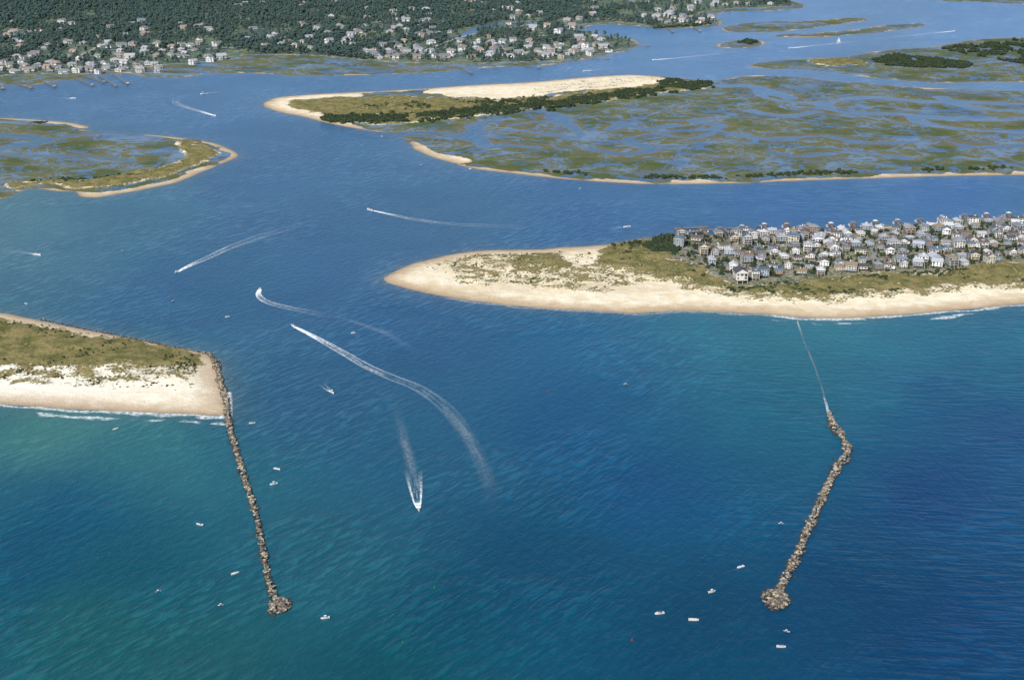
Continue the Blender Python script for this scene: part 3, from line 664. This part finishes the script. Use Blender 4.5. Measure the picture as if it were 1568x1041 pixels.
for i in range(len(wp)-1):
    for j in range(5):
        a=wp[i]+(wp[i+1]-wp[i])*(j/5); c_=wp[i]+(wp[i+1]-wp[i])*((j+.82)/5); n_=np.array([-(c_-a)[1],(c_-a)[0]]); n_=n_/np.linalg.norm(n_)*.3
        i0=len(wl.v); wl.v+=[(a[0]-n_[0],a[1]-n_[1],-3),(c_[0]-n_[0],c_[1]-n_[1],-3),(c_[0]+n_[0],c_[1]+n_[1],-3),(a[0]+n_[0],a[1]+n_[1],-3)]; zt=random.uniform(-.25,.35)
        wl.v+=[(vx,vy,zt) for vx,vy,_ in wl.v[i0:i0+4]]
        for f in[(0,1,5,4),(1,2,6,5),(2,3,7,6),(3,0,4,7),(4,5,6,7)]: wl.f.append(tuple(i0+k for k in f)); wl.m.append(0)
me=wl.mesh('weir_wall',[mat('weir_concrete',(.2,.19,.16),(.1,.1,.09),.5,.9)]); o=bpy.data.objects.new('weir_wall',me); scene.collection.objects.link(o)

# ------------------------------------------------------------------ wakes
b=NB('wake_foam'); v_=b.attr('wv'); u_=b.attr('wu'); st=b.attr('ws'); wl_=b.attr('wl'); eg=b.attr('we'); fi=b.attr('wi')
cb=b.n('ShaderNodeCombineXYZ'); b.l(b.math('MULTIPLY',wl_,.035),cb.inputs[0]); b.l(b.math('MULTIPLY',v_,2.6),cb.inputs[1]); b.l(b.math('MULTIPLY',st,3.3),cb.inputs[2])
strk=b.noise(1.0,5,.65,.3,cb.outputs[0])
nz=b.noise(.35,5,.7)
av=b.math('ABSOLUTE',v_)
edge=b.math('MULTIPLY',b.math('MULTIPLY',b.ss(av,.45,.78),b.ss(av,.82,1.0,1,0)),eg)
near=b.ss(u_,.0,.22,1,0)
inner=b.math('MULTIPLY',b.ss(strk,.45,.68),b.ss(av,.5,1,1,0))
core=b.math('MULTIPLY',b.math('ADD',b.math('MULTIPLY',near,1.0),b.math('MULTIPLY',inner,.7)),b.ss(av,.4,1,1,0))
prof=b.math('ADD',b.math('MULTIPLY',edge,.7),core,0,True)
fade=b.math('POWER',b.math('SUBTRACT',1,u_,0,True),1.7)
al=b.math('MULTIPLY',b.math('MULTIPLY',prof,fade),st)
trail=b.math('MULTIPLY',b.math('MULTIPLY',b.math('MULTIPLY',b.ss(u_,0,.35),b.ss(u_,.4,1,1,0)),b.math('MULTIPLY',b.ss(av,0,1,1,0),b.ss(strk,.35,.7,.3,1))),st)
al=b.mix(fi,al,trail)
al=b.math('MULTIPLY',al,b.ss(nz,.34,.62,.25,1.2),0,True)
b.set(Base_Color=(.80,.84,.86),Roughness=.7,Alpha=al); M_foam=b.m
def wake(pts,w0,w1,strength=1.0,edge=1.0,name='boat_wake',trail=0):
    L=WP(smooth_poly(pts,False,8)); T=np.gradient(L,axis=0); T/=np.linalg.norm(T,axis=1)[:,None]; N=np.stack([-T[:,1],T[:,0]],1)
    cl=np.concatenate([[0],np.cumsum(np.linalg.norm(np.diff(L,axis=0),axis=1))])
    C=9; v=[];f=[];U=[];VV=[];WL=[]
    n=len(L)
    for i in range(n):
        u=cl[i]/cl[-1]; w_=w0+(w1-w0)*(u**.6)
        for j in range(C):
            s=-1+2*j/(C-1); v.append((L[i,0]+N[i,0]*s*w_,L[i,1]+N[i,1]*s*w_,.16 if not trail else .08)); U.append(u); VV.append(s); WL.append(cl[i])
            if i and j: a=i*C+j; f.append((a-C-1,a-1,a,a-C))
    me=bpy.data.meshes.new(name); me.from_pydata(v,[],f); fattr(me,'wu',U); fattr(me,'wv',VV); fattr(me,'wl',WL); fattr(me,'ws',[strength]*len(v)); fattr(me,'we',[edge]*len(v)); fattr(me,'wi',[float(trail)]*len(v)); me.materials.append(M_foam)
    o=bpy.data.objects.new(name,me); scene.collection.objects.link(o)
MOVING=[([(271,417),(292,406),(320,394),(345,382),(390,365),(440,350),(500,333)],1.5,11,1.2,.9),
 ([(398,443),(396,452),(408,462),(440,471),(480,479),(520,488)],2.0,7,1.6,1),
 ([(450,500),(480,515),(520,537),(560,560),(600,578),(640,594),(680,622),(705,652),(722,685)],1.5,9,1.6,.8),
 ([(641,779),(639,768),(637,752),(635,738),(632,715)],1.0,8.5,1.9,1.1),
 ([(568,322),(600,329),(640,337),(690,343),(760,346),(860,349)],1.5,8,1.3,.8),
 ([(327,177),(300,169),(275,161),(268,155),(280,147),(315,142)],2.5,8,1.6,.8),
 ([(312,144),(330,142),(352,145)],2,6,1,.6),([(958,348),(945,349),(925,351)],1.2,5,1.2,.6),
 ([(1003,92),(1040,89),(1090,84),(1150,80)],3,8,1.6,.7),([(1211,74),(1250,70),(1290,66),(1340,61)],3,9,1.8,.7),([(1461,48),(1420,52),(1360,58),(1300,65)],3,10,1.4,.7),
 ([(897,109),(925,106),(950,102)],2.5,6,1.4,.5),([(507,600),(500,595),(490,586)],1.2,4.5,1.4,.5),([(55,390),(30,386),(-20,384)],1.5,7,.8,.6),([(110,151),(85,151),(50,154)],2,6,.9,.5)]
heads=[]
for pts,a,c,s,e in MOVING:
    wake(pts,a,c,s,e); P=WP(pts[:2]); heads.append((P[0],math.atan2(P[0][1]-P[1][1],P[0][0]-P[1][0])))
wake([(636,755),(630,715),(620,680),(610,640),(604,610)],6,7,.17,0,'boat_wake',1)
wake([(490,480),(540,492),(600,515),(660,555)],5,8,.12,0,'boat_wake',1)
wake([(660,606),(700,645),(728,690),(748,740),(758,790)],7,9,.20,0,'boat_wake',1)
wake([(1269,634),(1260,600),(1247,560),(1232,525),(1221,492)],1.6,1.2,1.4,.0,'weir_foam')
wake([(1221,492),(1232,525),(1247,560),(1260,600),(1269,634)],1.0,2.0,.9,.0,'weir_foam')

# ------------------------------------------------------------------ boats
M_hull=mat('boat_hull_white',(.82,.82,.81),(.76,.76,.75),.5,.35,spec=.5); M_deck=mat('boat_deck',(.55,.50,.42),(.48,.44,.38),1,.6)
M_canvas=mat('boat_canvas',(.75,.76,.78),(.7,.71,.74),1,.8); M_canvb=mat('boat_canvas_blue',(.03,.09,.28),(.03,.07,.2),1,.8); M_eng=mat('outboard_black',(.03,.03,.035),(.04,.04,.04),1,.4)
M_hullb=mat('boat_hull_dark',(.05,.08,.16),(.05,.07,.13),.5,.35)
def boat_mesh(kind,hullm):
    b=MB(); L=7.6; st_=[]
    for t in np.linspace(0,1,10):
        X=-L/2+L*t; w_=1.25*(1-max(0,(t-.45)/.55)**2.3); zt=.75+.45*t*t; st_.append((X,max(w_,.04),zt))
    for i in range(9):
        (xa,wa,za),(xb,wb,zb)=st_[i],st_[i+1]
        for s in(-1,1):
            p=[(xa,s*wa,za),(xb,s*wb,zb),(xb,s*wb*.75,-.1),(xa,s*wa*.75,-.1)]; b.quad(p if s<0 else p[::-1],0)
            p=[(xa,s*wa*.75,-.1),(xb,s*wb*.75,-.1),(xb,0,-.5),(xa,0,-.5)]; b.quad(p if s<0 else p[::-1],0)
            p=[(xa,s*wa,za),(xb,s*wb,zb),(xb,s*wb*.82,zb),(xa,s*wa*.82,za)]; b.quad(p[::-1] if s<0 else p,0)
            p=[(xa,s*wa*.82,za),(xb,s*wb*.82,zb),(xb,s*wb*.8,.35 if i<7 else zb-.05),(xa,s*wa*.8,.35 if i<7 else za-.05)]; b.quad(p,1)
        zf=.35 if i<7 else za-.06; zf2=.35 if i<7 else zb-.06
        b.quad([(xa,-wa*.8,zf),(xb,-wb*.8,zf2),(xb,wb*.8,zf2),(xa,wa*.8,zf)],1)
    w0=st_[0][1]; b.quad([(-L/2,-w0,.75),(-L/2,w0,.75),(-L/2,w0*.75,-.1),(-L/2,-w0*.75,-.1)],0)
    b.box(-L/2-.55,-L/2-.02,-.22,.22,.1,1.25,3); b.box(-L/2-.4,-L/2-.15,-.08,.08,-.6,.1,3)
    if kind==0:
        b.box(-.5,.4,-.4,.4,.36,1.5,0); b.box(.15,.42,-.38,.38,1.52,1.95,4)
        for px_ in(-.7,.6):
            for py_ in(-.6,.6): b.box(px_-.04,px_+.04,py_-.04,py_+.04,.36,2.4,3)
        b.box(-1.1,.95,-.85,.85,2.4,2.5,2); b.box(-1.6,-.9,-.45,.45,.36,.95,1)
    elif kind==1:
        b.box(-.4,2.0,-.85,.85,.5,1.55,0); b.box(-.3,1.9,-.87,.87,1.0,1.35,4); b.box(-1.2,1.7,-.9,.9,1.95,2.03,2)
        for px_ in(-1.1,1.6):
            for py_ in(-.8,.8): b.box(px_-.04,px_+.04,py_-.04,py_+.04,.4,1.95,3)
    else:
        b.box(-.6,.2,-.35,.35,.36,1.3,0); b.box(-1.9,-1.3,-.7,.7,.36,.8,2); b.box(1.2,1.9,-.5,.5,.36,.75,2)
        b.quad([(.1,-.6,1.3),(.1,.6,1.3),(-.15,.5,1.8),(-.15,-.5,1.8)],4)
    return b.mesh('motor_boat_mesh',[hullm,M_deck,M_canvas if kind!=1 or hullm!=M_hull else M_canvb,M_eng,M_win])
BM=[boat_mesh(0,M_hull),boat_mesh(1,M_hull),boat_mesh(2,M_hull),boat_mesh(0,M_hullb)]
for i,(p,a) in enumerate(heads):
    sc=.95 if p[1]<1600 else 1.4
    if i==3: sc=.72
    place('motor_boat',BM[i%3],p[0]+math.cos(a)*2,p[1]+math.sin(a)*2,.2,a,sc)
STILL=[(187,385),(40,465),(348,485),(541,510),(386,648),(424,718),(419,741),(306,803),(360,878),(338,927),(242,906),(177,657),(498,946),(1196,802),(1134,868),(1090,906),(1010,939),(1062,949),(1204,967),(1196,990),(888,289),(645,253),(585,209),(958,589),(720,259),(265,462)]
small={0,1,2,3,9,10,13,18,20,21,22,23,24,25}
for i,(a,c) in enumerate(STILL):
    X,Y=map(float,W(a,c)); place('motor_boat',BM[3] if i in(0,9,10,13,18,23,25) else BM[i%3],X,Y,.05,random.uniform(-.7,.9)+random.choice([0,math.pi]),.6 if i in small else random.uniform(.74,.92))
b_=MB()
for i in range(8):
    t0,t1=i/8,(i+1)/8; wa=1.5*math.sin(math.pi*(.12+.88*t0)); wb=1.5*math.sin(math.pi*(.12+.88*t1)) if i<7 else .03
    xa,xb=-5+10*t0,-5+10*t1
    for s in(-1,1): b_.quad([(xa,s*wa,1.1),(xb,s*wb,1.1),(xb,s*wb*.5,-.4),(xa,s*wa*.5,-.4)],0)
    b_.quad([(xa,-wa,1.1),(xb,-wb,1.1),(xb,wb,1.1),(xa,wa,1.1)],1)
b_.box(-1.5,2,-.8,.8,1.11,1.7,0); b_.box(.4,.6,-.1,.1,1.71,13,3); b_.box(-4,.38,-.08,.08,2.6,2.8,3)
b_.quad([(.35,.0,2.9),(-3.9,.0,2.9),(.35,.0,12.5)],2); b_.quad([(4.7,0,1.3),(.7,.05,2.2),(.65,.05,11.5)],2)
me=b_.mesh('sailing_boat_mesh',[M_hull,M_deck,M_canvas,M_eng]); X,Y=map(float,W(1284,66)); place('sailing_boat',me,X,Y,0,.3,1.1)
def buoy(m):
    b=MB(); n=8
    for (r0,z0,r1,z1) in((1.0,-.3,1.0,.5),(1.0,.5,.5,.7),(.35,.7,.15,2.6),(.3,2.6,.3,2.9)):
        for i in range(n):
            a,c=i/n*6.2832,(i+1)/n*6.2832; b.quad([(r0*math.cos(a),r0*math.sin(a),z0),(r0*math.cos(c),r0*math.sin(c),z0),(r1*math.cos(c),r1*math.sin(c),z1),(r1*math.cos(a),r1*math.sin(a),z1)],0)
    b.quad([(.3*math.cos(i/n*6.2832),.3*math.sin(i/n*6.2832),2.9) for i in range(n)],0)
    return b.mesh('buoy_mesh',[m])
BR=buoy(mat('buoy_red',(.4,.03,.03),(.3,.03,.03),1,.5)); BG=buoy(mat('buoy_green',(.02,.2,.08),(.02,.16,.07),1,.5))
for a,c,m in((840,600,BR),(968,980,BR),(617,983,BG),(665,900,BG)): X,Y=map(float,W(a,c)); place('channel_buoy',m,X,Y,0,0,.7)

# ------------------------------------------------------------------ piers
def pier(pts,wd=2.2,head=None):
    b=MB(); P=WP(pts)
    for A,B in zip(P[:-1],P[1:]):
        dd=B-A; L=np.linalg.norm(dd); t=dd/L; n=np.array([-t[1],t[0]])*wd/2
        c=[A-n,B-n,B+n,A+n]; i0=len(b.v)
        b.v+=[(q[0],q[1],1.9) for q in c]+[(q[0],q[1],2.2) for q in c]
        for f in[(0,1,5,4),(1,2,6,5),(2,3,7,6),(3,0,4,7),(4,5,6,7)]: b.f.append(tuple(i0+k for k in f)); b.m.append(0)
        for k in range(int(L/6)+1):
            q=A+t*min(k*6,L)
            for s in(-1,1): x0,y0=q+n*s*.8; b.box(x0-.15,x0+.15,y0-.15,y0+.15,-3,2.9,0)
    if head:
        X,Y=P[-1]; b.box(X-head,X+head,Y-head*.8,Y+head*.8,2.205,2.4,0)
        for sx in(-1,1):
            for sy in(-1,1): b.box(X+sx*head*.7-.12,X+sx*head*.7+.12,Y+sy*head*.5-.12,Y+sy*head*.5+.12,2.41,4.8,0)
        b.hip(X-head*.7,X+head*.7,Y-head*.5,Y+head*.5,4.8,1.4,1,.3)
    me=b.mesh('wooden_pier',[M_wood,M_roof,M_win,M_trim]); o=bpy.data.objects.new('wooden_pier',me); scene.collection.objects.link(o)
for pts in ([(62,124),(84,135)],[(112,120),(142,133)],[(128,118),(160,128)],[(150,116),(178,134)],[(172,114),(196,131)],[(20,128),(48,137)],[(-20,128),(5,138)],[(780,98),(826,106)],[(700,104),(722,114)],[(960,70),(992,72)],[(890,90),(930,92)],[(1060,42),(1072,50)],[(1020,43),(1030,51)]): pier(pts,2.4,4)
for a in range(1110,1600,34):
    yt=np.interp(a,tx,ty)-4; pier([(a,yt+3),(a-8,yt-8)],2.2,4)
    for k in range(2): X,Y=map(float,W(a-14+k*18,yt-8+k)); place('motor_boat',BM[k],X,Y,.05,random.uniform(1.2,1.9),.9)
pier([(1060,366),(1034,352),(1084,350)],4,None); pier([(1084,364),(1078,356),(1046,358)],4,None); pier([(1100,366),(1092,354),(1070,353)],4,None); pier([(1120,362),(1108,352),(1125,351)],3.5,None)
for i in range(9): X,Y=map(float,W(1040+i*5.5,354.5)); place('motor_boat',BM[i%3],X,Y,.05,1.5,.8)

# ------------------------------------------------------------------ beachgoers and parked cars
def person_mesh():
    me=bpy.data.meshes.new('person_src')
    V=[(0,0,.95),(0,0,1.2),(0,0,1.45),(0,0,1.56),(0,.01,1.72),(.2,0,1.42),(.26,.03,1.15),(.24,.15,.95),(-.2,0,1.42),(-.27,.02,1.15),(-.28,.06,.9),(.11,0,.88),(.13,.12,.48),(.13,.02,.06),(.13,.18,.03),(-.11,0,.88),(-.13,-.02,.48),(-.13,-.16,.07),(-.13,-.02,.03)]
    E=[(0,1),(1,2),(2,3),(3,4),(2,5),(5,6),(6,7),(2,8),(8,9),(9,10),(0,11),(11,12),(12,13),(13,14),(0,15),(15,16),(16,17),(17,18)]
    R=[.15,.13,.16,.06,.11,.06,.045,.035,.06,.045,.035,.09,.06,.045,.035,.09,.06,.045,.035]
    me.from_pydata(V,E,[]); o=bpy.data.objects.new('p',me); scene.collection.objects.link(o); m=o.modifiers.new('s','SKIN')
    for i,r in enumerate(R): me.skin_vertices[0].data[i].radius=(r,r)
    me.skin_vertices[0].data[0].use_root=True
    o.modifiers.new('ss','SUBSURF').levels=1
    dg=bpy.context.evaluated_depsgraph_get(); nm=bpy.data.meshes.new_from_object(o.evaluated_get(dg)); bpy.data.objects.remove(o)
    nm.materials.clear(); nm.materials.append(mat('skin',(.45,.28,.2),(.4,.25,.18),3)); nm.materials.append(mat('swimwear',(.3,.1,.1),rand=[(.5,.05,.05),(.05,.1,.35),(.05,.05,.05),(.6,.5,.1)])); nm.materials.append(mat('hair',(.05,.03,.02)))
    for p in nm.polygons:
        z=p.center.z; p.material_index=2 if z>1.76 else (1 if .62<z<1.0 and abs(p.center.x)<.24 else 0)
    return nm
PM=person_mesh()
for i in range(46):
    if i<30: a=random.uniform(1050,1560); c=np.interp(a,[1050,1220,1400,1568],[474,481,476,463])-random.uniform(3,14)
    elif i<38: a=random.uniform(680,1050); c=np.interp(a,[680,800,960,1050],[452,466,476,474])-random.uniform(2,7)
    else: a=random.uniform(10,320); c=random.uniform(608,624)
    X,Y=map(float,W(a,c)); place('person',PM,X,Y,.9,random.uniform(0,6.28),1.0)
M_car=mat('car_paint',(.5,.5,.5),rough=.3,spec=.5,rand=[(.75,.75,.75),(.05,.05,.06),(.35,.36,.38),(.4,.04,.04),(.06,.12,.3)]); M_tyre=mat('tyre',(.03,.03,.03))
b=MB(); prof=[(-2.2,.35),(-2.2,.95),(-1.5,1.0),(-1.05,1.45),(.5,1.45),(1.1,1.0),(2.1,.88),(2.2,.35)]
for s in(-.85,.85): q=[(x_,s,z_) for x_,z_ in prof]; b.quad(q if s>0 else q[::-1],0)
for i in range(8):
    (xa,za),(xb,zb)=prof[i],prof[(i+1)%8]; b.quad([(xa,-.85,za),(xa,.85,za),(xb,.85,zb),(xb,-.85,zb)],1 if i in(2,4) else 0)
for s in(-1,1): b.quad([(-1.35,s*.86,1.02),(-1.0,s*.86,1.38),(.48,s*.86,1.38),(.95,s*.86,1.02)],1)
for x_ in(-1.35,1.35):
    for s in(-.87,.67):
        p=[(x_+.34*math.cos(k*.785),.34+.34*math.sin(k*.785)) for k in range(8)]
        for ss_ in(s,s+.2): b.quad([(u,ss_,v) for u,v in p],2)
        for k in range(8): u,v=p[k]; u2,v2=p[(k+1)%8]; b.quad([(u,s,v),(u2,s,v2),(u2,s+.2,v2),(u,s+.2,v)],2)
CM=b.mesh('car_mesh',[M_car,M_win,M_tyre])
for i in range(17):
    X,Y=map(float,W(1012+i*4.0,390.5+i*1.42)); place('parked_car',CM,X,Y+4,1.74,1.3+random.uniform(-.05,.05),1.0)
for f in(.24,.68):
    for i in range(34):
        X,Y=town(random.uniform(1080,1600),f); place('parked_car',CM,X,Y+random.choice([-2,2]),1.72,random.choice([0,math.pi])-.02,1.0)
print('done',time.time()-T0,len(bpy.data.objects))
